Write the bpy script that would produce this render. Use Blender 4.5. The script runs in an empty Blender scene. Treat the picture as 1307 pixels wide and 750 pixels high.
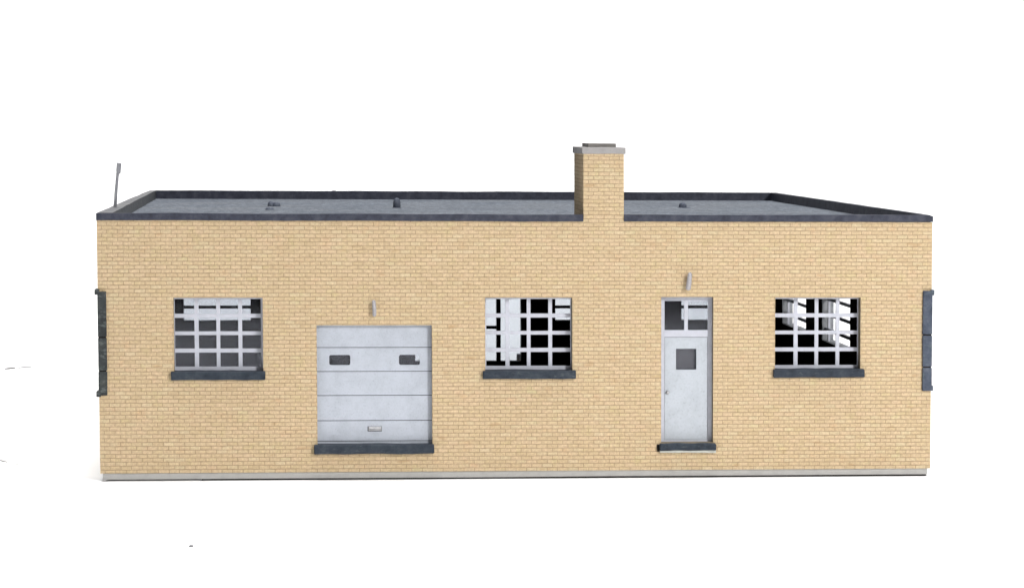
import bpy, bmesh, math, random
from mathutils import Vector, noise
random.seed(7)
S = 1/87.0          # the building is a small card model; lengths below are full-scale metres
SH = -0.0088546     # the model leans a little, out of plumb
H = 4.92
FLOOR = -0.155
col = bpy.context.scene.collection
scn = bpy.context.scene

# ------------------------------------------------------------------ materials
def nm(name):
    m = bpy.data.materials.new(name); m.use_nodes = True
    nt = m.node_tree; nt.nodes.clear()
    out = nt.nodes.new('ShaderNodeOutputMaterial')
    b = nt.nodes.new('ShaderNodeBsdfPrincipled')
    nt.links.new(b.outputs[0], out.inputs[0])
    return m, nt, b
def N(nt, typ, **kw):
    n = nt.nodes.new(typ)
    for k, v in kw.items():
        if k.startswith('i_'):
            n.inputs[k[2:].replace('_', ' ')].default_value = v
        else: setattr(n, k, v)
    return n
def math_(nt, op, a, b=None, c=None):
    n = nt.nodes.new('ShaderNodeMath'); n.operation = op
    for i, v in enumerate((a, b, c)):
        if v is None: continue
        if isinstance(v, (int, float)): n.inputs[i].default_value = v
        else: nt.links.new(v, n.inputs[i])
    return n.outputs[0]
def coords(nt, stretch=(1, 1, 1)):
    tc = nt.nodes.new('ShaderNodeTexCoord'); mp = nt.nodes.new('ShaderNodeMapping')
    mp.inputs['Scale'].default_value = tuple(s/S for s in stretch)
    nt.links.new(tc.outputs['Object'], mp.inputs[0]); return mp.outputs[0]
def nz(nt, vec, scale, detail=3, rough=.55):
    n = N(nt, 'ShaderNodeTexNoise'); n.inputs['Scale'].default_value = scale
    n.inputs['Detail'].default_value = detail; n.inputs['Roughness'].default_value = rough
    nt.links.new(vec, n.inputs['Vector']); return n.outputs['Fac']
def ramp(nt, fac, stops):
    r = nt.nodes.new('ShaderNodeValToRGB'); e = r.color_ramp.elements
    while len(e) < len(stops): e.new(.5)
    for el, (p, c) in zip(e, stops):
        el.position = p; el.color = (*c, 1) if len(c) == 3 else c
    nt.links.new(fac, r.inputs[0]); return r.outputs[0]
def mix(nt, fac, a, b, mode='MIX'):
    n = nt.nodes.new('ShaderNodeMix'); n.data_type = 'RGBA'; n.blend_type = mode
    for sock, v in ((n.inputs[0], fac), (n.inputs[6], a), (n.inputs[7], b)):
        if isinstance(v, (int, float)): sock.default_value = v
        elif isinstance(v, tuple): sock.default_value = (*v, 1)
        else: nt.links.new(v, sock)
    return n.outputs[2]
def bump(nt, b, h, dist, strength=.6):
    n = nt.nodes.new('ShaderNodeBump'); n.inputs['Strength'].default_value = strength
    n.inputs['Distance'].default_value = dist*S
    nt.links.new(h, n.inputs['Height']); nt.links.new(n.outputs[0], b.inputs['Normal'])

def mat_brick():
    m, nt, b = nm('tan_brick')
    uv = nt.nodes.new('ShaderNodeUVMap')
    wob = N(nt, 'ShaderNodeTexNoise'); wob.inputs['Scale'].default_value = 5
    nt.links.new(uv.outputs[0], wob.inputs['Vector'])
    v = nt.nodes.new('ShaderNodeVectorMath'); v.operation = 'MULTIPLY_ADD'
    nt.links.new(wob.outputs['Color'], v.inputs[0]); v.inputs[1].default_value = (.02, .014, 0)
    nt.links.new(uv.outputs[0], v.inputs[2])
    br = nt.nodes.new('ShaderNodeTexBrick'); nt.links.new(v.outputs[0], br.inputs['Vector'])
    br.offset = .5
    for k, q in (('Color1', (0, 0, 0, 1)), ('Color2', (1, 1, 1, 1)), ('Mortar', (.5, .5, .5, 1)), ('Scale', 1.0),
                 ('Mortar Size', .0060), ('Mortar Smooth', .35), ('Brick Width', .2003), ('Row Height', .07455)):
        br.inputs[k].default_value = q
    cr = ramp(nt, br.outputs['Color'], [(0, (.432, .334, .206)), (.1, (.452, .35, .218)), (.5, (.468, .366, .234)),
                                        (.8, (.484, .368, .242)), (.93, (.462, .38, .242)), (1, (.495, .40, .265))])
    # patchy warm / yellow / pink tone of the printed sheet
    big = nz(nt, uv.outputs[0], .9, 5, .6)
    c2 = mix(nt, math_(nt, 'MULTIPLY', big, .42), cr, (.485, .362, .222))
    big2 = nz(nt, uv.outputs[0], 3.1, 4, .65)
    c3 = mix(nt, .55, c2, ramp(nt, big2, [(.28, (1.02, .88, .82)), (.42, (1, .99, 1)), (.56, (1, 1, .99)), (.68, (.97, 1.04, .90)), (.8, (.92, .99, .93))]), 'MULTIPLY')
    fine = nz(nt, uv.outputs[0], 21, 5, .8)
    c4 = mix(nt, .8, c3, ramp(nt, fine, [(.28, (.70, .68, .66)), (.5, (1, 1, 1)), (.68, (1.34, 1.32, 1.28))]), 'MULTIPLY')
    mpr = nt.nodes.new('ShaderNodeMapping'); mpr.inputs['Scale'].default_value = (2.2, 7, 1)
    nt.links.new(uv.outputs[0], mpr.inputs[0]); rare = nz(nt, mpr.outputs[0], 1.0, 2, .5)
    c5 = mix(nt, ramp(nt, rare, [(.66, (0, 0, 0)), (.74, (.55, .55, .55))]), c4, (.38, .25, .13))
    jn = nz(nt, uv.outputs[0], 6, 3, .6)
    jc = ramp(nt, jn, [(.3, (.25, .175, .105)), (.5, (.32, .235, .145)), (.7, (.40, .30, .195))])
    c6 = mix(nt, br.outputs['Fac'], c5, jc)
    nt.links.new(c6, b.inputs['Base Color']); b.inputs['Roughness'].default_value = .85
    b.inputs['Specular IOR Level'].default_value = .2
    h = math_(nt, 'MULTIPLY_ADD', fine, .25, math_(nt, 'SUBTRACT', 1.0, br.outputs['Fac']))
    bump(nt, b, h, .012, .8)
    return m
def mat_paint(name, c, dark=.82, rough=.5, scale=6, bmp=.004, speck=.5):
    m, nt, b = nm(name); v = coords(nt)
    a = nz(nt, v, scale, 5, .65); f = nz(nt, v, scale*9, 3, .6)
    c1 = mix(nt, 1.0, tuple(c), ramp(nt, a, [(.3, (dark,)*3), (.55, (1, 1, 1)), (.8, (1.05,)*3)]), 'MULTIPLY')
    c2 = mix(nt, speck, c1, ramp(nt, f, [(.25, (.7,)*3), (.42, (1, 1, 1)), (.75, (1.08,)*3)]), 'MULTIPLY')
    nt.links.new(c2, b.inputs['Base Color']); b.inputs['Roughness'].default_value = rough
    b.inputs['Specular IOR Level'].default_value = .35
    bump(nt, b, math_(nt, 'ADD', a, math_(nt, 'MULTIPLY', f, .5)), bmp, .6)
    return m
def mat_slate(name, c, chip=(.12, .135, .145), amount=.575, rough=.55):
    m, nt, b = nm(name); v = coords(nt); vs = coords(nt, (.35, 1, 1))
    a = nz(nt, v, 5, 5, .7); s = nz(nt, vs, 16, 5, .75)
    c1 = mix(nt, 1.0, tuple(c), ramp(nt, a, [(.3, (.6, .6, .6)), (.5, (1, 1, 1)), (.7, (1.6, 1.5, 1.35))]), 'MULTIPLY')
    c2 = mix(nt, ramp(nt, s, [(amount, (0, 0, 0)), (amount+.14, (.5,)*3)]), c1, tuple(chip))
    nt.links.new(c2, b.inputs['Base Color']); b.inputs['Roughness'].default_value = rough
    b.inputs['Specular IOR Level'].default_value = .15
    bump(nt, b, math_(nt, 'ADD', a, s), .012, .8)
    return m
def mat_roof():
    m, nt, b = nm('gritty_grey_roof'); v = coords(nt); vs = coords(nt, (.12, 1, 1))
    g = nz(nt, coords(nt, (1, .35, 1)), 9, 6, .85); st = nz(nt, vs, 2.2, 5, .65); big = nz(nt, v, .5, 4, .6)
    c1 = ramp(nt, big, [(.32, (.112, .126, .148)), (.5, (.128, .141, .162)), (.7, (.142, .152, .168))])
    c2 = mix(nt, 1.0, c1, ramp(nt, g, [(.3, (.5, .52, .55)), (.5, (1, 1, 1)), (.68, (1.7,)*3)]), 'MULTIPLY')
    c3 = mix(nt, 1.0, c2, ramp(nt, st, [(.3, (.78, .78, .8)), (.5, (1, 1, 1)), (.7, (1.15,)*3)]), 'MULTIPLY')
    nt.links.new(c3, b.inputs['Base Color']); b.inputs['Roughness'].default_value = .9
    b.inputs['Specular IOR Level'].default_value = .1
    bump(nt, b, g, .02, .6)
    return m
def mat_plain(name, c, rough=.6, metal=0, spec=.4):
    m, nt, b = nm(name); v = coords(nt); a = nz(nt, v, 12, 4, .6)
    c1 = mix(nt, 1.0, tuple(c), ramp(nt, a, [(.3, (.8,)*3), (.6, (1, 1, 1)), (.8, (1.12,)*3)]), 'MULTIPLY')
    nt.links.new(c1, b.inputs['Base Color']); b.inputs['Roughness'].default_value = rough
    b.inputs['Metallic'].default_value = metal; b.inputs['Specular IOR Level'].default_value = spec
    return m
def mat_glass(name='clear_acetate', tint=(.90, .905, .915), dust=.008):
    m = bpy.data.materials.new(name); m.use_nodes = True; nt = m.node_tree; nt.nodes.clear()
    out = nt.nodes.new('ShaderNodeOutputMaterial'); t = nt.nodes.new('ShaderNodeBsdfTransparent')
    t.inputs[0].default_value = (*tint, 1)
    g = nt.nodes.new('ShaderNodeBsdfGlossy'); g.inputs[0].default_value = (.84, .87, 1, 1); g.inputs['Roughness'].default_value = .09
    d = nt.nodes.new('ShaderNodeBsdfDiffuse'); d.inputs[0].default_value = (.5, .5, .55, 1)
    v = coords(nt); sp = nz(nt, v, 26, 2, .6)
    fr = nt.nodes.new('ShaderNodeFresnel'); fr.inputs[0].default_value = 1.38
    mx = nt.nodes.new('ShaderNodeMixShader'); nt.links.new(fr.outputs[0], mx.inputs[0])
    nt.links.new(t.outputs[0], mx.inputs[1]); nt.links.new(g.outputs[0], mx.inputs[2])
    m2 = nt.nodes.new('ShaderNodeMixShader')   # dust on the sheet
    nt.links.new(ramp(nt, sp, [(.66, (dust,)*3), (.78, ((.07 if dust else 0),)*3)]), m2.inputs[0])
    nt.links.new(mx.outputs[0], m2.inputs[1]); nt.links.new(d.outputs[0], m2.inputs[2])
    nt.links.new(m2.outputs[0], out.inputs[0]); return m

M = dict(
    brick=mat_brick(), roof=mat_roof(), glass=mat_glass(), glass_hazy=mat_glass('hazy_acetate', (.72, .72, .74), .085), glass_rear=mat_glass('rear_acetate', (.70, .72, .745), 0),
    frame=mat_paint('white_frame_paint', (.455, .467, .53), .9, .5, 8, .003, .45),
    garage=mat_paint('pale_grey_door_paint', (.39, .418, .475), .88, .55, 3.5, .010, .75),
    door=mat_paint('off_white_door_paint', (.405, .435, .48), .89, .5, 3, .008, .65),
    slate=mat_slate('dark_slate', (.026, .034, .047)),
    rim=mat_slate('dark_grey_coping', (.040, .044, .063), (.10, .11, .12), .62),
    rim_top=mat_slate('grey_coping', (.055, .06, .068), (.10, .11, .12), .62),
    guardL=mat_slate('worn_dark_stone', (.035, .040, .042), (.15, .17, .165), .52),
    guardR=mat_slate('worn_blue_grey_stone', (.058, .07, .10), (.12, .16, .15), .54),
    concrete=mat_paint('light_grey_card', (.375, .37, .36), .9, .8, 5, .003, .4),
    cap=mat_paint('grey_cap', (.275, .265, .265), .88, .8, 6, .006, .5),
    flue=mat_paint('flue_grey', (.19, .18, .17), .8, .8, 6, .006, .5),
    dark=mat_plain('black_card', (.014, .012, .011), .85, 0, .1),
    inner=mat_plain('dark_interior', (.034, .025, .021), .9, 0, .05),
    backbar=mat_plain('black_bars', (.012, .012, .012), .8, 0, .1),
    lamp=mat_paint('lamp_grey', (.33, .32, .335), .75, .45, 14, .004, .5),
    vent=mat_slate('vent_grey', (.075, .086, .115), (.17, .18, .20), .56),
    mast=mat_paint('mast_grey', (.27, .275, .30), .7, .5, 9, .004, .6),
    metal=mat_plain('dull_metal', (.35, .35, .36), .35, .8),
    putty=mat_paint('putty', (.42, .43, .40), .85, .8, 8, .006, .5),
    speck=mat_plain('dark_speck', (.10, .10, .11), .8),
    trace=mat_plain('grey_trace', (.28, .27, .27), .8),
)

# ------------------------------------------------------------------ mesh helpers
class MB:
    def __init__(s): s.bm = bmesh.new()
    def box(s, x0, x1, y0, y1, z0, z1, rot=None, seg=None):
        """axis aligned box; seg>0 subdivides the length so edges can wander"""
        nx = seg or 1
        g = {}
        for i in range(nx+1):
            for j in (0, 1):
                for k in (0, 1):
                    g[i, j, k] = s.bm.verts.new((x0+(x1-x0)*i/nx, (y0, y1)[j], (z0, z1)[k]))
        f = s.bm.faces.new
        for i in range(nx):
            f((g[i,0,0], g[i+1,0,0], g[i+1,0,1], g[i,0,1])); f((g[i,1,0], g[i,1,1], g[i+1,1,1], g[i+1,1,0]))
            f((g[i,0,1], g[i+1,0,1], g[i+1,1,1], g[i,1,1])); f((g[i,0,0], g[i,1,0], g[i+1,1,0], g[i+1,0,0]))
        f((g[0,0,0], g[0,0,1], g[0,1,1], g[0,1,0])); f((g[nx,0,0], g[nx,1,0], g[nx,1,1], g[nx,0,1]))
        return list(g.values())
    def prism(s, pts, y0, y1):
        a = [s.bm.verts.new((x, y0, z)) for x, z in pts]; b = [s.bm.verts.new((x, y1, z)) for x, z in pts]
        s.bm.faces.new(a); s.bm.faces.new(b[::-1])
        for i in range(len(a)):
            j = (i+1) % len(a); s.bm.faces.new((a[i], b[i], b[j], a[j]))
        return a+b
    def hexa(s, p):      # 8 points: bottom 4 ccw, top 4 ccw
        v = [s.bm.verts.new(q) for q in p]
        for q in ((3,2,1,0), (4,5,6,7), (0,1,5,4), (1,2,6,5), (2,3,7,6), (3,0,4,7)): s.bm.faces.new([v[i] for i in q])
        return v
    def rings(s, rings):  # list of rings of points -> closed tube
        vs = [[s.bm.verts.new(p) for p in r] for r in rings]; n = len(vs[0])
        for a, b in zip(vs, vs[1:]):
            for i in range(n): s.bm.faces.new((a[i], a[(i+1) % n], b[(i+1) % n], b[i]))
        s.bm.faces.new(vs[0][::-1]); s.bm.faces.new(vs[-1])
    def tube(s, pts, rads, n=10, flat=1.0):
        out = []
        for i, (p, r) in enumerate(zip(pts, rads)):
            d = Vector(pts[min(i+1, len(pts)-1)]) - Vector(pts[max(i-1, 0)]); d.normalize()
            a = d.cross(Vector((0, 1, 0)));  a = a.normalized() if a.length > .01 else Vector((1, 0, 0))
            b = d.cross(a).normalized()
            out.append([tuple(Vector(p)+a*math.cos(t)*r+b*math.sin(t)*r*flat) for t in (2*math.pi*k/n for k in range(n))])
        s.rings(out)
    def dome(s, c, rx, ry, rz, seed=0, rough=.15, lo=0):
        n, m = 12, 6; rr = []
        for j in range(m+1):
            ph = math.pi/2*j/m*.985
            r = []
            for i in range(n):
                t = 2*math.pi*i/n; cp = math.cos(ph)**.55
                k = 1+rough*noise.noise(Vector((math.cos(t)*1.7+seed, math.sin(t)*1.7, ph*1.5)))
                r.append((c[0]+rx*math.cos(t)*cp*k, c[1]+ry*math.sin(t)*cp*k, c[2]+rz*math.sin(ph)*k))
            rr.append(r)
        s.rings(rr)
    def wander(s, amt, sc=1.5, axes=(0, 1, 1)):
        for v in s.bm.verts:
            d = noise.noise_vector(v.co*sc)
            v.co += Vector((d.x*axes[0], d.y*axes[1], d.z*axes[2]))*amt
    def build(s, name, mat, parent=None, bevel=0, shear=True, smooth=False, seg=1):
        bm = s.bm
        if bevel:
            bmesh.ops.bevel(bm, geom=list(bm.edges), offset=bevel, segments=seg, affect='EDGES', clamp_overlap=True)
        bmesh.ops.recalc_face_normals(bm, faces=bm.faces)
        uvl = bm.loops.layers.uv.new('UVMap')
        for f in bm.faces:
            n = f.normal
            ax = max(range(3), key=lambda i: abs(n[i]))
            f.smooth = smooth
            for l in f.loops:
                c = l.vert.co
                l[uvl].uv = (c.y+.05, c.z) if ax == 0 else ((c.x, c.z) if ax == 1 else (c.x, c.y))
        for v in bm.verts:
            if shear: v.co.x += SH*(v.co.z-2.46)
            v.co *= S
        me = bpy.data.meshes.new(name); bm.to_mesh(me); bm.free()
        mats = mat if isinstance(mat, (list, tuple)) else [mat]
        for q in mats: me.materials.append(q)
        o = bpy.data.objects.new(name, me); col.objects.link(o)
        if parent: o.parent = parent
        return o

def tag(o, label=None, cat=None, kind=None, group=None):
    for k, v in (('label', label), ('category', cat), ('kind', kind), ('group', group)):
        if v: o[k] = v
    return o

def wall(name, axis, u0, u1, z0, z1, out, inn, holes, parent, label, matin):
    """a wall slab with real openings; axis 'x': runs along x between y=out (outside) and y=inn"""
    us = sorted({u0, u1, *[h[0] for h in holes], *[h[1] for h in holes]})
    zs = sorted({z0, z1, *[h[2] for h in holes], *[h[3] for h in holes]})
    solid = lambda i, k: 0 <= i < len(us)-1 and 0 <= k < len(zs)-1 and not any(
        h[0]-1e-6 <= us[i] and us[i+1] <= h[1]+1e-6 and h[2]-1e-6 <= zs[k] and zs[k+1] <= h[3]+1e-6 for h in holes)
    mb = MB(); vd = {}
    def P(i, k, d):
        key = (i, k, d)
        if key not in vd:
            w = (out, inn)[d]
            vd[key] = mb.bm.verts.new((us[i], w, zs[k]) if axis == 'x' else (w, us[i], zs[k]))
        return vd[key]
    fi = []
    for i in range(len(us)-1):
        for k in range(len(zs)-1):
            if not solid(i, k): continue
            mb.bm.faces.new((P(i,k,0), P(i+1,k,0), P(i+1,k+1,0), P(i,k+1,0)))
            f = mb.bm.faces.new((P(i,k,1), P(i,k+1,1), P(i+1,k+1,1), P(i+1,k,1))); f.material_index = 1
            for (di, dk, e) in ((-1,0,((i,k),(i,k+1))), (1,0,((i+1,k),(i+1,k+1))), (0,-1,((i,k),(i+1,k))), (0,1,((i,k+1),(i+1,k+1)))):
                if not solid(i+di, k+dk):
                    f = mb.bm.faces.new((P(*e[0],0), P(*e[1],0), P(*e[1],1), P(*e[0],1)))
                    f.material_index = 2
    o = mb.build(name, [M['brick'], matin, M['reveal']], parent)
    if label: o['label'] = label
    return o
M['lit_top'] = mat_slate('lit_top_coping', (.15, .152, .16), (.25, .25, .26), .6)  # paler colour carries the grazing reflection on the left coping's top
M['reveal'] = mat_paint('cut_edge_of_tan_card', (.17, .145, .105), .8, .8, 5, .003, .4)  # cut edge, darkened in colour to deepen the shade inside the openings

# ------------------------------------------------------------------ the building
root = bpy.data.objects.new('model_building', None); col.objects.link(root)
root.empty_display_size = .02
tag(root, 'long low tan brick model building with flat grey roof, chimney and pale garage door', 'building')

WT = .27
D = 15.79
W1, W2, W3 = 1.415, 7.315, 12.925
WW, WZ0, WZ1 = 1.675, 1.92, 3.33
front_holes = [(a, a+WW, WZ0, WZ1) for a in (W1, W2, W3)] + [(4.105, 6.296, .52, 2.805), (10.709, 11.72, .53, 3.34)]
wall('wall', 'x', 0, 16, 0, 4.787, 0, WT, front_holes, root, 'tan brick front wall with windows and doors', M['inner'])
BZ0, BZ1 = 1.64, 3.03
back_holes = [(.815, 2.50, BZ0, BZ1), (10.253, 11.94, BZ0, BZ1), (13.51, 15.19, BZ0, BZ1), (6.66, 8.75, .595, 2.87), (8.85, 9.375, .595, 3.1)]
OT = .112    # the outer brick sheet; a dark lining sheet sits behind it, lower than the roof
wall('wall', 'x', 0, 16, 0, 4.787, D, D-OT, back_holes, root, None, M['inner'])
side_holes = [(5.9, 8.78, 1.73, BZ1), (10.6, 13.5, 1.73, BZ1)]
o = wall('wall', 'y', WT, D-OT, 0, 4.787, 16, 16-OT, side_holes, root, None, M['inner'])
wall('wall', 'y', WT, D-OT, 0, 4.787, 0, OT, side_holes, root, None, M['inner'])
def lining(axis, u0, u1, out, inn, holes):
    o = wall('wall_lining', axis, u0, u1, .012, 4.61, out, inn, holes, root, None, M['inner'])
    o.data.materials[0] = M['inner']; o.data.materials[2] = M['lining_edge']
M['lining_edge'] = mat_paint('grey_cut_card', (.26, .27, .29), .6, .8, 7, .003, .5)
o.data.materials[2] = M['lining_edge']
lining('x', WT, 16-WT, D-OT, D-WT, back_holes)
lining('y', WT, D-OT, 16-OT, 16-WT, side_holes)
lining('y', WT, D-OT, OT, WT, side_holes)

# interior floor + foundation
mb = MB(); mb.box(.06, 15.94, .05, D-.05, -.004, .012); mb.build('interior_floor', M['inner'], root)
mb = MB(); mb.box(.045, 15.95, .035, D-.04, -.122, -.006, seg=24); mb.wander(.006, .5)
mb.box(.045, .12, .03, .2, -.142, -.1)
mb.build('foundation', M['concrete'], root)
mb = MB(); mb.box(1.9, 15.93, .045, D-.2, FLOOR+.004, -.1225, seg=20); mb.build('gap_shadow_strip', M['dark'], root)  # dark strip standing in for the shadow gap under the foundation

# roof
mb = MB(); mb.box(.1, 15.9, .1, D-.1, 4.62, 4.715); mb.build('roof', M['roof'], root)
# parapets with their dark coping
CH0, CH1 = 9.207, 9.985
def par(pts, label=None, axes=(0, 1, 1), mat='rim'):
    mb = MB(); mb.hexa(pts)
    bmesh.ops.subdivide_edges(mb.bm, edges=[e for e in mb.bm.edges if e.calc_length() > 2], cuts=30, use_grid_fill=True)
    mb.wander(.012, .8, axes); mb.wander(.006, 4, axes)
    o = mb.build('parapet', [M[mat], M['lit_top']], root, bevel=0)  # second material is the painted reflection on the top, no wear
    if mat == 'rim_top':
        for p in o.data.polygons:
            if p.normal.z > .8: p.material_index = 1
    return o

def bx8(x0, x1, y0, y1, z0, z1): return [(x0,y0,z0),(x1,y0,z0),(x1,y1,z0),(x0,y1,z0),(x0,y0,z1),(x1,y0,z1),(x1,y1,z1),(x0,y1,z1)]
par(bx8(-.006, CH0-.003, -.022, .17, 4.79, 4.918))
par([(CH1+.003,-.022,4.792),(16.006,-.022,4.80),(16.006,.17,4.80),(CH1+.003,.17,4.792),(CH1+.003,-.022,4.915),(15.91,-.022,4.93),(15.91,.17,4.93),(CH1+.003,.17,4.915)])
mb = MB(); mb.prism([(15.905,4.80),(16.007,4.80),(16.007,4.897),(15.985,4.91),(15.905,4.928)], -.024, .168); mb.build('parapet_end', M['rim'], root)
par(bx8(.0, 16, D-.16, D+.004, 4.7, 4.922), axes=(0, .4, .8))
# left parapet: its coping is wider at the front corner
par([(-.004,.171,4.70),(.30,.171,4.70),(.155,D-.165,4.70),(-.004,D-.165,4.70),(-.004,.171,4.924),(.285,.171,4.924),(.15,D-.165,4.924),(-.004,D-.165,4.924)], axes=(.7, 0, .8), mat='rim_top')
par([(15.87,.171,4.70),(16.004,.171,4.70),(16.004,D-.165,4.70),(15.84,D-.165,4.70),(15.90,.171,4.922),(16.004,.171,4.922),(16.004,D-.165,4.922),(15.85,D-.165,4.922)], axes=(.5, 0, .6))
mb = MB()   # chip of coping on the rear parapet
mb.prism([(4.55,4.915),(4.69,4.915),(4.67,4.932),(4.60,4.935)], D-.12, D-.02); mb.build('coping_chip', M['rim'], root)

# chimney
mb = MB(); mb.box(CH0, CH1, -.001, 1.6, 4.7885, 6.08)
ch = mb.build('chimney', M['brick'], root)
mb = MB(); mb.box(9.18, 10.014, -.035, 1.64, 6.076, 6.20, seg=6); mb.wander(.006, 3)
mb.build('chimney_cap', M['cap'], ch, bevel=.006)
mb = MB(); mb.box(9.34, 9.885, .4, 1.4, 6.195, 6.272, seg=6); mb.wander(.014, 3)
mb.build('flue', M['flue'], ch, bevel=.008)

# roof vents
def vent(parts, label):
    mb = MB()
    for (c, r, sd) in parts: mb.dome(c, *r, seed=sd, rough=.12)
    o = mb.build('roof_vent', M['vent'], root, smooth=True); o['label'] = label
RZ = 4.712
vent([((3.12, 10.3, RZ), (.085, .12, .115), 1), ((3.24, 10.28, RZ), (.10, .14, .10), 5)], 'low lumpy grey roof vent near the left parapet')
vent([((3.12, 8.0, RZ), (.10, .12, .055), 2)], 'flat grey bump just behind the front coping')
mb = MB(); mb.tube([(5.99, 9.4, RZ), (5.99, 9.4, RZ+.13), (5.985, 9.4, RZ+.185), (5.975, 9.4, RZ+.215), (5.97, 9.4, RZ+.23)], [.086, .084, .072, .05, .016], 14)
mb.box(5.88, 6.09, 9.3, 9.5, RZ, RZ+.012)
o = mb.build('roof_vent', M['vent'], root, smooth=True); o['label'] = 'tallest roof vent, an upright pipe with a rounded top'
vent([((12.68, 10, RZ), (.10, .12, .125), 3), ((12.71, 10, RZ), (.17, .15, .022), 8)], 'small domed grey vent to the right of the chimney')

# rod on the left parapet
mb = MB(); mb.tube([(.085, 3.4, 4.92), (.105, 3.4, 5.2), (.135, 3.4, 5.5), (.150, 3.4, 5.63)], [.034, .031, .029, .03], 10)
mast = mb.build('rod', M['mast'], root, smooth=True); mast['label'] = 'thin leaning grey rod on the left parapet'
mb = MB(); mb.prism([(.125, 5.61), (.20, 5.59), (.222, 5.80), (.135, 5.815), (.118, 5.66)], 3.36, 3.46); mb.build('rod_head', M['mast'], mast, bevel=.008)

# windows
def window(x, dx, sill, pane, label, slabel=None):
    """a 4 x 4 barred window: horizontal and vertical bars, slate sill, perhaps glazing"""
    mb = MB(); y0, y1 = .195, .235
    X = lambda v: x+dx+v
    xs = [(-.09, .035), (.405, .483), (.818, .888), (1.232, 1.305), (1.66, 1.76)]
    zs = [(1.93, 2.004), (2.272, 2.349), (2.606, 2.676), (2.934, 3.011), (3.290, 3.40)]
    for (a, b) in xs: mb.box(X(a), X(b), y0, y1, 1.90, 3.40, )
    for (a, b) in zs:
        for (p, q) in zip(xs, xs[1:]): mb.box(X(p[1]), X(q[0]), y0+.002, y1-.002, a, b)
    w = mb.build('window', M['frame'], root); w['label'] = label
    mb = MB(); sx0, sx1, sz0, sz1 = sill
    mb.box(sx0, sx1, -.085, .19, sz0, sz1, seg=14)
    mb.wander(.012, 2.3, (1, 1, 1)); mb.wander(.006, 9, (1, 1, 1))
    mb.build('sill', M['slate'], w, bevel=.012)
    if pane:
        mb = MB(); mb.box(x-.1, x+WW+.1, .2375, .243, 1.85, 3.42); mb.build('pane', M['glass'], w)
window(W1, -.025, (1.355, 3.133, 1.774, 1.935), True, 'white gridded window at the left, glazed, in front of a pale rear opening')
window(W2, 0, (7.263, 9.05, 1.774, 1.934), False, 'white gridded window between the garage door and the entrance door')
window(W3, 0, (12.887, 14.671, 1.79, 1.949), False, 'white gridded window right of the entrance door')

# windows of the rear and side walls, seen through the front ones
def bars(name, axis, u0, u1, z0, z1, pos, hz, mat, frame=.0, vert=()):
    mb = MB()
    def b(a0, a1, c0, c1):
        if axis == 'x': mb.box(a0, a1, pos, pos+.05, c0, c1)
        else: mb.box(pos, pos+.05, a0, a1, c0, c1)
    for (c0, c1) in hz: b(u0-.02, u1+.02, c0, c1)
    for (c0, c1) in vert: b(c0, c1, z0-.02, z1+.02)
    o = mb.build(name, M[mat], root)
    mb = MB()
    if axis == 'y': return o
    mb.box(u0-.02, u1+.02, pos+.055, pos+.06, z0-.02, z1+.02)
    mb.build('pane', M['glass_rear'], o)
    return o
HB = [(1.945, 2.02), (2.30, 2.37), (2.66, 2.73)]
for (a, b) in ((.815, 2.50), (10.253, 11.94), (13.51, 15.19)):
    bars('rear_window', 'x', a, b, BZ0, BZ1, D-.2, HB, 'backbar')
for (a, b) in ((5.9, 8.78), (10.6, 13.5)):
    bars('side_window', 'y', a, b, BZ0, BZ1, 15.80, HB, 'frame', vert=((b-.34, b-.27),))
    bars('side_window', 'y', a, b, BZ0, BZ1, .15, HB, 'backbar')
bars('rear_door_frame', 'x', 6.66, 8.75, .595, 2.87, D-.2, [(1.42, 1.50)], 'backbar')
bars('rear_door_frame', 'x', 8.85, 9.375, .595, 3.1, D-.2, [(2.7, 2.76)], 'backbar')
mb = MB(); mb.box(9.285, 9.42, D+.03, D+.12, .57, .765); mb.build('rear_door_latch', M['frame'], root, bevel=.02)

# garage door
GX0, GX1 = 4.075, 6.33
gy = .125
mb = MB(); seams = [.50, .577, .97, 1.452, 1.912, 2.37, 2.86]
wins = [(4.34, 4.742), (5.67, 6.073)]; wz = (2.033, 2.228)
def rrect(x0, x1, z0, z1, r, n=4):
    p = []
    for cx, cz, a0 in ((x1-r, z1-r, 0), (x0+r, z1-r, 90), (x0+r, z0+r, 180), (x1-r, z0+r, 270)):
        for k in range(n+1):
            t = math.radians(a0+90*k/n); p.append((cx+r*math.cos(t), cz+r*math.sin(t)))
    return p
def holed(mb, x0, x1, z0, z1, holes, y0, y1):
    """panel with round-cornered openings: one column strip per hole, fan-filled around it"""
    edges = [x0] + [ (a[1]+b[0])/2 for a, b in zip(holes, holes[1:]) ] + [x1]
    for (h, e0, e1) in zip(holes, edges, edges[1:]):
        inner = rrect(h[0], h[1], h[2], h[3], h[4])
        n = len(inner)//4
        corners = [(e1, z1), (e0, z1), (e0, z0), (e1, z0)]
        for y in (y0, y1):
            iv = [mb.bm.verts.new((a, y, c)) for a, c in inner]; cv = [mb.bm.verts.new((a, y, c)) for a, c in corners]
            for q in range(4):
                arc = iv[q*n:(q+1)*n]
                for a, b in zip(arc, arc[1:]): mb.bm.faces.new((cv[q], a, b))
                mb.bm.faces.new((cv[q], arc[-1], iv[((q+1)*n) % len(iv)], cv[(q+1) % 4]))
            if y == y0: fv = iv
            else:
                for a in range(len(iv)):
                    b = (a+1) % len(iv); mb.bm.faces.new((fv[a], fv[b], iv[b], iv[a]))
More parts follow.
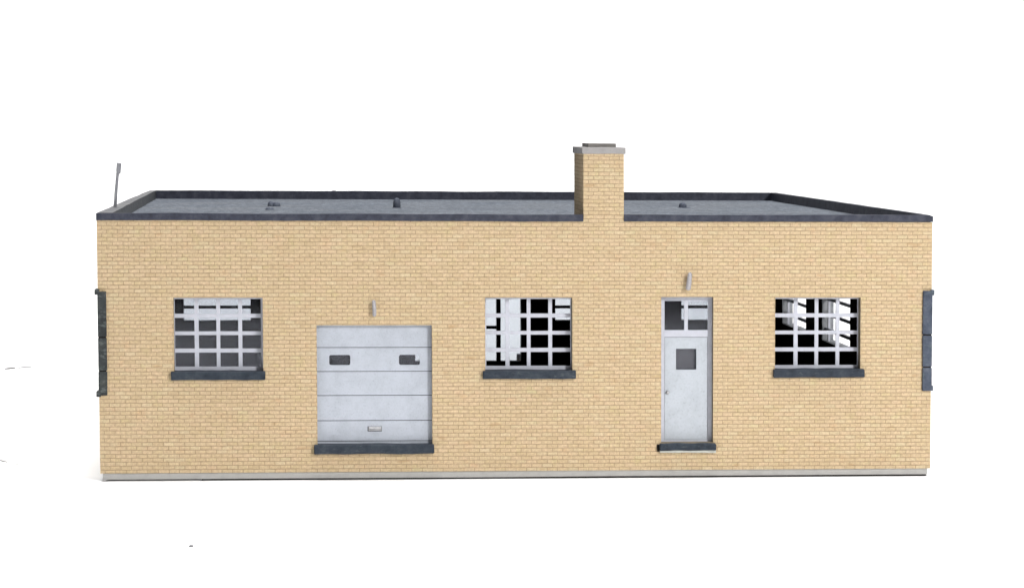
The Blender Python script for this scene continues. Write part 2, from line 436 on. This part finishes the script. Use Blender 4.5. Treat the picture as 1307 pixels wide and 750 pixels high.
for i, (a, b) in enumerate(zip(seams, seams[1:])):
    g = .0065
    if i == 4: 
        holed(mb, GX0, GX1, a+g, b-g, [(w0, w1, wz[0], wz[1], .035) for w0, w1 in wins], gy, gy+.05)
        mb.box(GX0, GX1, gy+.001, gy+.049, a+g-.0005, a+g+.001); mb.box(GX0, GX1, gy+.001, gy+.049, b-g-.001, b-g+.0005)
    else: mb.box(GX0, GX1, gy+(.001 if i % 2 else 0), gy+.05, a+g, b-g, seg=10)
# backing between the seams
gd = mb.build('garage_door', M['garage'], root)
mb = MB()
for z in (.577, .97, 1.452, 1.912, 2.37): mb.box(GX0+.001, GX1-.001, gy+.012, gy+.044, z-.0063, z+.0063)
mb.build('seam', M['dark'], gd); gd['label'] = 'pale grey five panel garage door'
for w0, w1 in wins:
    mb = MB(); mb.box(w0-.05, w1+.05, gy+.052, gy+.057, wz[0]-.05, wz[1]+.05); mb.build('pane', M['glass'], gd)
mb = MB(); hx0, hx1, hz0, hz1 = 5.075, 5.33, .772, .852
mb.box(hx0-.012, hx1+.004, gy-.004, gy+.001, hz0-.010, hz1+.006); mb.build('handle_plate', M['dark'], gd)
mb = MB(); mb.box(hx0, hx1, gy-.010, gy+.002, hz0, hz1); mb.box(hx0+.02, hx1-.012, gy-.035, gy-.006, hz0+.03, hz1-.018)
mb.build('handle', M['metal'], gd, bevel=.004)
mb = MB(); mb.box(4.04, 6.325, -.10, .18, .352, .53, seg=16); mb.wander(.014, 2.3, (1, 1, 1)); mb.wander(.006, 9, (1, 1, 1))
mb.build('threshold', M['slate'], gd, bevel=.014)

# entrance door with transom
dy = .15
mb = MB()
fx0, fx1 = 10.69, 11.735
def fb(a, b, c, d, e=0): mb.box(a, b, dy+e, dy+.05, c, d)
fb(fx0, 10.796, .50, 3.36); fb(11.64, fx1, .50, 3.36)
fb(10.796, 11.64, 3.256, 3.36, .001); fb(11.180, 11.250, 2.693, 3.256); fb(10.796, 11.64, 2.556, 2.693, .001); fb(10.796, 11.64, .50, .562, .001)
fr = mb.build('door_frame', M['frame'], root, bevel=.003)
for a, b in ((10.78, 11.21), (11.22, 11.66)):
    mb = MB(); mb.box(a, b, dy+.052, dy+.057, 2.68, 3.27); mb.build('transom_pane', M['glass'], fr)
mb = MB()
holed(mb, 10.803, 11.632, .569, 2.548, [(11.02, 11.418, 1.925, 2.33, .004)], dy+.008, dy+.05)
mb.box(10.803, 11.632, dy+.0085, dy+.0495, .5685, .5695); mb.box(10.8025, 10.8035, dy+.0085, dy+.0495, .569, 2.548); mb.box(11.6315, 11.6325, dy+.0085, dy+.0495, .569, 2.548)
dr = mb.build('door', M['door'], root); dr['label'] = 'off white entrance door with small square window'
mb = MB(); mb.box(10.79, 10.8035, dy+.03, dy+.06, .55, 2.56); mb.box(11.6315, 11.65, dy+.03, dy+.06, .55, 2.56); mb.box(10.80, 11.64, dy+.031, dy+.061, 2.5475, 2.57); mb.build('door_gap', M['dark'], dr)
mb = MB(); mb.box(10.97, 11.46, dy+.10, dy+.105, 1.88, 2.37); mb.build('pane', M['glass_hazy'], dr)
mb = MB(); mb.tube([(10.856, dy+.01, 1.487), (10.856, dy-.02, 1.487), (10.856, dy-.035, 1.487)], [.036, .036, .03], 14); 
kb = mb.build('knob', M['metal'], dr, smooth=True)
mb = MB(); mb.box(10.672, 11.78, -.11, .16, .387, .525, seg=10); mb.wander(.016, 2.3, (1, 1, 1)); mb.wander(.006, 9, (1, 1, 1))
mb.build('threshold', M['slate'], fr, bevel=.02)
mb = MB(); mb.box(10.68, 11.77, -.07, .05, .342, .40, seg=10); mb.wander(.014, 3, (0, 1, 1)); mb.build('putty_bead', M['putty'], fr, bevel=.006)
mb = MB(); mb.box(10.63, 10.675, -.03, .05, .35, .50); mb.wander(.02, 8, (1, 1, 1)); mb.build('glue_blob', M['dark'], fr, bevel=.01)

# wall lamps
def lamp(pts, rads, label, tip):
    mb = MB(); mb.tube(pts, rads, 12)
    o = mb.build('wall_lamp', M['lamp'], root, smooth=True); o['label'] = label
    mb = MB(); mb.box(tip[0]-.025, tip[0]+.025, -.06, .005, tip[1]-.02, tip[1]+.02); mb.build('bracket', M['lamp'], o)
lamp([(5.192, -.075, 2.985), (5.200, -.082, 3.0), (5.202, -.085, 3.08), (5.196, -.085, 3.2), (5.190, -.08, 3.275), (5.19, -.075, 3.285)], [.02, .036, .038, .037, .034, .02],
     'small upright grey wall lamp above the garage door', (5.195, 3.13))
lamp([(11.212, -.08, 3.49), (11.215, -.09, 3.50), (11.228, -.095, 3.60), (11.243, -.095, 3.73), (11.252, -.09, 3.80), (11.254, -.08, 3.815)], [.025, .050, .050, .044, .036, .02],
     'small tilted grey wall lamp above the entrance door', (11.23, 3.65))

# stone strips at the two front corners
def guard(x0, x1, out, segs, mat, label, nubs):
    mb = MB()
    for (a, b) in zip(segs, segs[1:]):
        vs = mb.box(min(x0, out), max(x1, out) if out > 8 else x1, -.05, .30, a+.012, b-.012, seg=3)
    mb.wander(.010, 5, (1, 1, .3))
    for (zc, w) in nubs:
        mb.box(out-w if out < 8 else out-.04, out+.04 if out < 8 else out+w, -.056, .22, zc-.052, zc+.052)
    o = mb.build('corner_strip', M[mat], root, bevel=.008); o['label'] = label
    mb = MB(); mb.box(min(x0, out)+.012, (max(x1, out) if out > 8 else x1)-.012, -.03, .27, segs[0]+.03, segs[-1]-.03)
    mb.build('joint_backing', M['dark'], o)
guard(.0, .158, -.004, [1.475, 1.948, 2.587, 3.461], 'guardL', 'worn dark stone strip at the left front corner', [(3.44, .05), (1.51, .045)])
guard(15.822, 16, 16.006, [1.507, 1.982, 2.608, 3.476], 'guardR', 'worn blue grey stone strip at the right front corner', [(3.43, .035), (1.57, .025)])

# ------------------------------------------------------------------ setting
m, nt, b = nm('white_surface')
b.inputs['Base Color'].default_value = (.92, .92, .92, 1); b.inputs['Roughness'].default_value = .9; b.inputs['Specular IOR Level'].default_value = .1
v = coords(nt); a = nz(nt, v, .6, 3); nt.links.new(ramp(nt, a, [(.3, (.935,)*3), (.7, (.95,)*3)]), b.inputs['Base Color'])
mb = MB(); bmesh.ops.create_grid(mb.bm, x_segments=1, y_segments=1, size=1500)
for q in mb.bm.verts:            # the white sheet ends a little in front of the camera's foot
    q.co.z = FLOOR
    if q.co.y < 0: q.co.y = -37 + q.co.x*.03
o = mb.build('white_surface', m, None, shear=False); tag(o, kind='structure')

# crumb, and leftover cut-out traces added as thin grey tubes on it
mb = MB(); mb.dome((0, 0, 0), .034, .03, .022, seed=4, rough=.8)
o = mb.build('crumb', M['speck'], None, shear=False, smooth=True); o.location = (2.068*S, -7.22*S, FLOOR*S)
tag(o, 'tiny dark crumb on the white surface in front of the building', 'crumb')
def mark(pieces, label):
    mb = MB(); x0, y0 = pieces[0][0][0], pieces[0][0][1]
    for pc, r in [(p[:-1], p[-1]) for p in pieces]:
        mb.tube([(x-x0, y-y0, r*.8) for x, y in pc], [r*.9]+[r*1.5]*(len(pc)-2)+[r*.8], 6)
    o = mb.build('mark', M['trace'], None, shear=False); o.location = (x0*S, y0*S, FLOOR*S)
    tag(o, label, 'mark', group='faint stray marks on the white surface')
mark([[(-4.476, 21.07), (-4.40, 21.2), .006], [(-4.33, 21.25), (-4.2, 21.45), (-4.1, 21.5), .02], [(-4.02, 21.6), (-3.85, 21.85), (-3.7, 21.9), .011],
       [(-3.6, 22.0), (-3.5, 22.1), .008], [(-3.37, 22.25), (-3.25, 22.4), .007], [(-3.0, 22.5), (-2.9, 22.7), .005]],
      'faint broken grey stray mark left of the building, the farther one')
mark([[(-2.254, 3.078), (-2.15, 2.85), (-2.04, 2.72), .011], [(-1.86, 2.45), (-1.77, 2.32), (-1.68, 2.25), .006]],
      'short faint grey stray mark left of the building, the nearer one')

# ------------------------------------------------------------------ light: surround shaped by direction with an added overhead patch, plus one large key lamp
w = bpy.data.worlds.new('World'); scn.world = w; w.use_nodes = True; nt = w.node_tree; nt.nodes.clear()
out = nt.nodes.new('ShaderNodeOutputWorld'); bg = nt.nodes.new('ShaderNodeBackground'); nt.links.new(bg.outputs[0], out.inputs[0])
tc = nt.nodes.new('ShaderNodeTexCoord'); sp = nt.nodes.new('ShaderNodeSeparateXYZ'); nt.links.new(tc.outputs['Generated'], sp.inputs[0])
def ss(sock, a, b, v):
    n = nt.nodes.new('ShaderNodeMapRange'); n.interpolation_type = 'SMOOTHSTEP'
    n.inputs['From Min'].default_value = a; n.inputs['From Max'].default_value = b; n.inputs['To Min'].default_value = 0; n.inputs['To Max'].default_value = v
    nt.links.new(sock, n.inputs['Value']); return n.outputs['Result']
dot = math_(nt, 'ADD', math_(nt, 'MULTIPLY', sp.outputs['X'], .24), math_(nt, 'MULTIPLY', sp.outputs['Y'], .97))
tot = math_(nt, 'ADD', ss(sp.outputs['Z'], .94, .98, 19), ss(dot, .79, .88, 1.1))  # zenith patch added to whiten the floor; bright behind, left kept dark
tot = math_(nt, 'ADD', tot, math_(nt, 'MULTIPLY', ss(sp.outputs['Y'], -.1, -.6, .08), ss(sp.outputs['Z'], .1, .3, 1)))
tot = math_(nt, 'ADD', tot, math_(nt, 'MULTIPLY', ss(sp.outputs['X'], .2, .8, .1), ss(sp.outputs['Z'], .0, .3, 1)))
tot = math_(nt, 'ADD', tot, .02)
nt.links.new(tot, bg.inputs['Strength']); bg.inputs['Color'].default_value = (1, 1, 1, 1)

L = bpy.data.lights.new('key_softbox', 'AREA'); L.shape = 'SQUARE'; L.size = 6.5*S
lo = bpy.data.objects.new('key_softbox', L); col.objects.link(lo)
tgt = Vector((8, 0, 2.4)); pos = tgt+Vector((.50, -.82, .42)).normalized()*62
lo.location = pos*S; lo.rotation_euler = (tgt-pos).to_track_quat('-Z', 'Y').to_euler()
L.energy = 9.87*(62*S)**2*.83; L.color = (1, .99, .965)

# ------------------------------------------------------------------ camera
from mathutils import Matrix
cam = bpy.data.cameras.new('camera'); co = bpy.data.objects.new('camera', cam); col.objects.link(co)
cam.sensor_width = 36; cam.lens = 3100/1307*36; cam.clip_start = .01; cam.clip_end = 500
r = Vector((0.99642571, -0.08427487, 0.00579272)); u = Vector((7.17326620e-05, 6.94183996e-02, 9.97587631e-01)); f = Vector((0.08447369, 0.99402155, -0.06917632))
mw = Matrix(((r.x, u.x, -f.x, 3.90421187*S), (r.y, u.y, -f.y, -46.1212732*S), (r.z, u.z, -f.z, 6.61053336*S), (0, 0, 0, 1)))
co.matrix_world = mw
scn.camera = co
scn.render.engine = 'CYCLES'
scn.cycles.max_bounces = 10; scn.cycles.transparent_max_bounces = 12
scn.view_settings.view_transform = 'Standard'; scn.view_settings.look = 'None'
scn.view_settings.exposure = 0; scn.view_settings.gamma = 1
scn.render.resolution_x = 1024; scn.render.resolution_y = 587
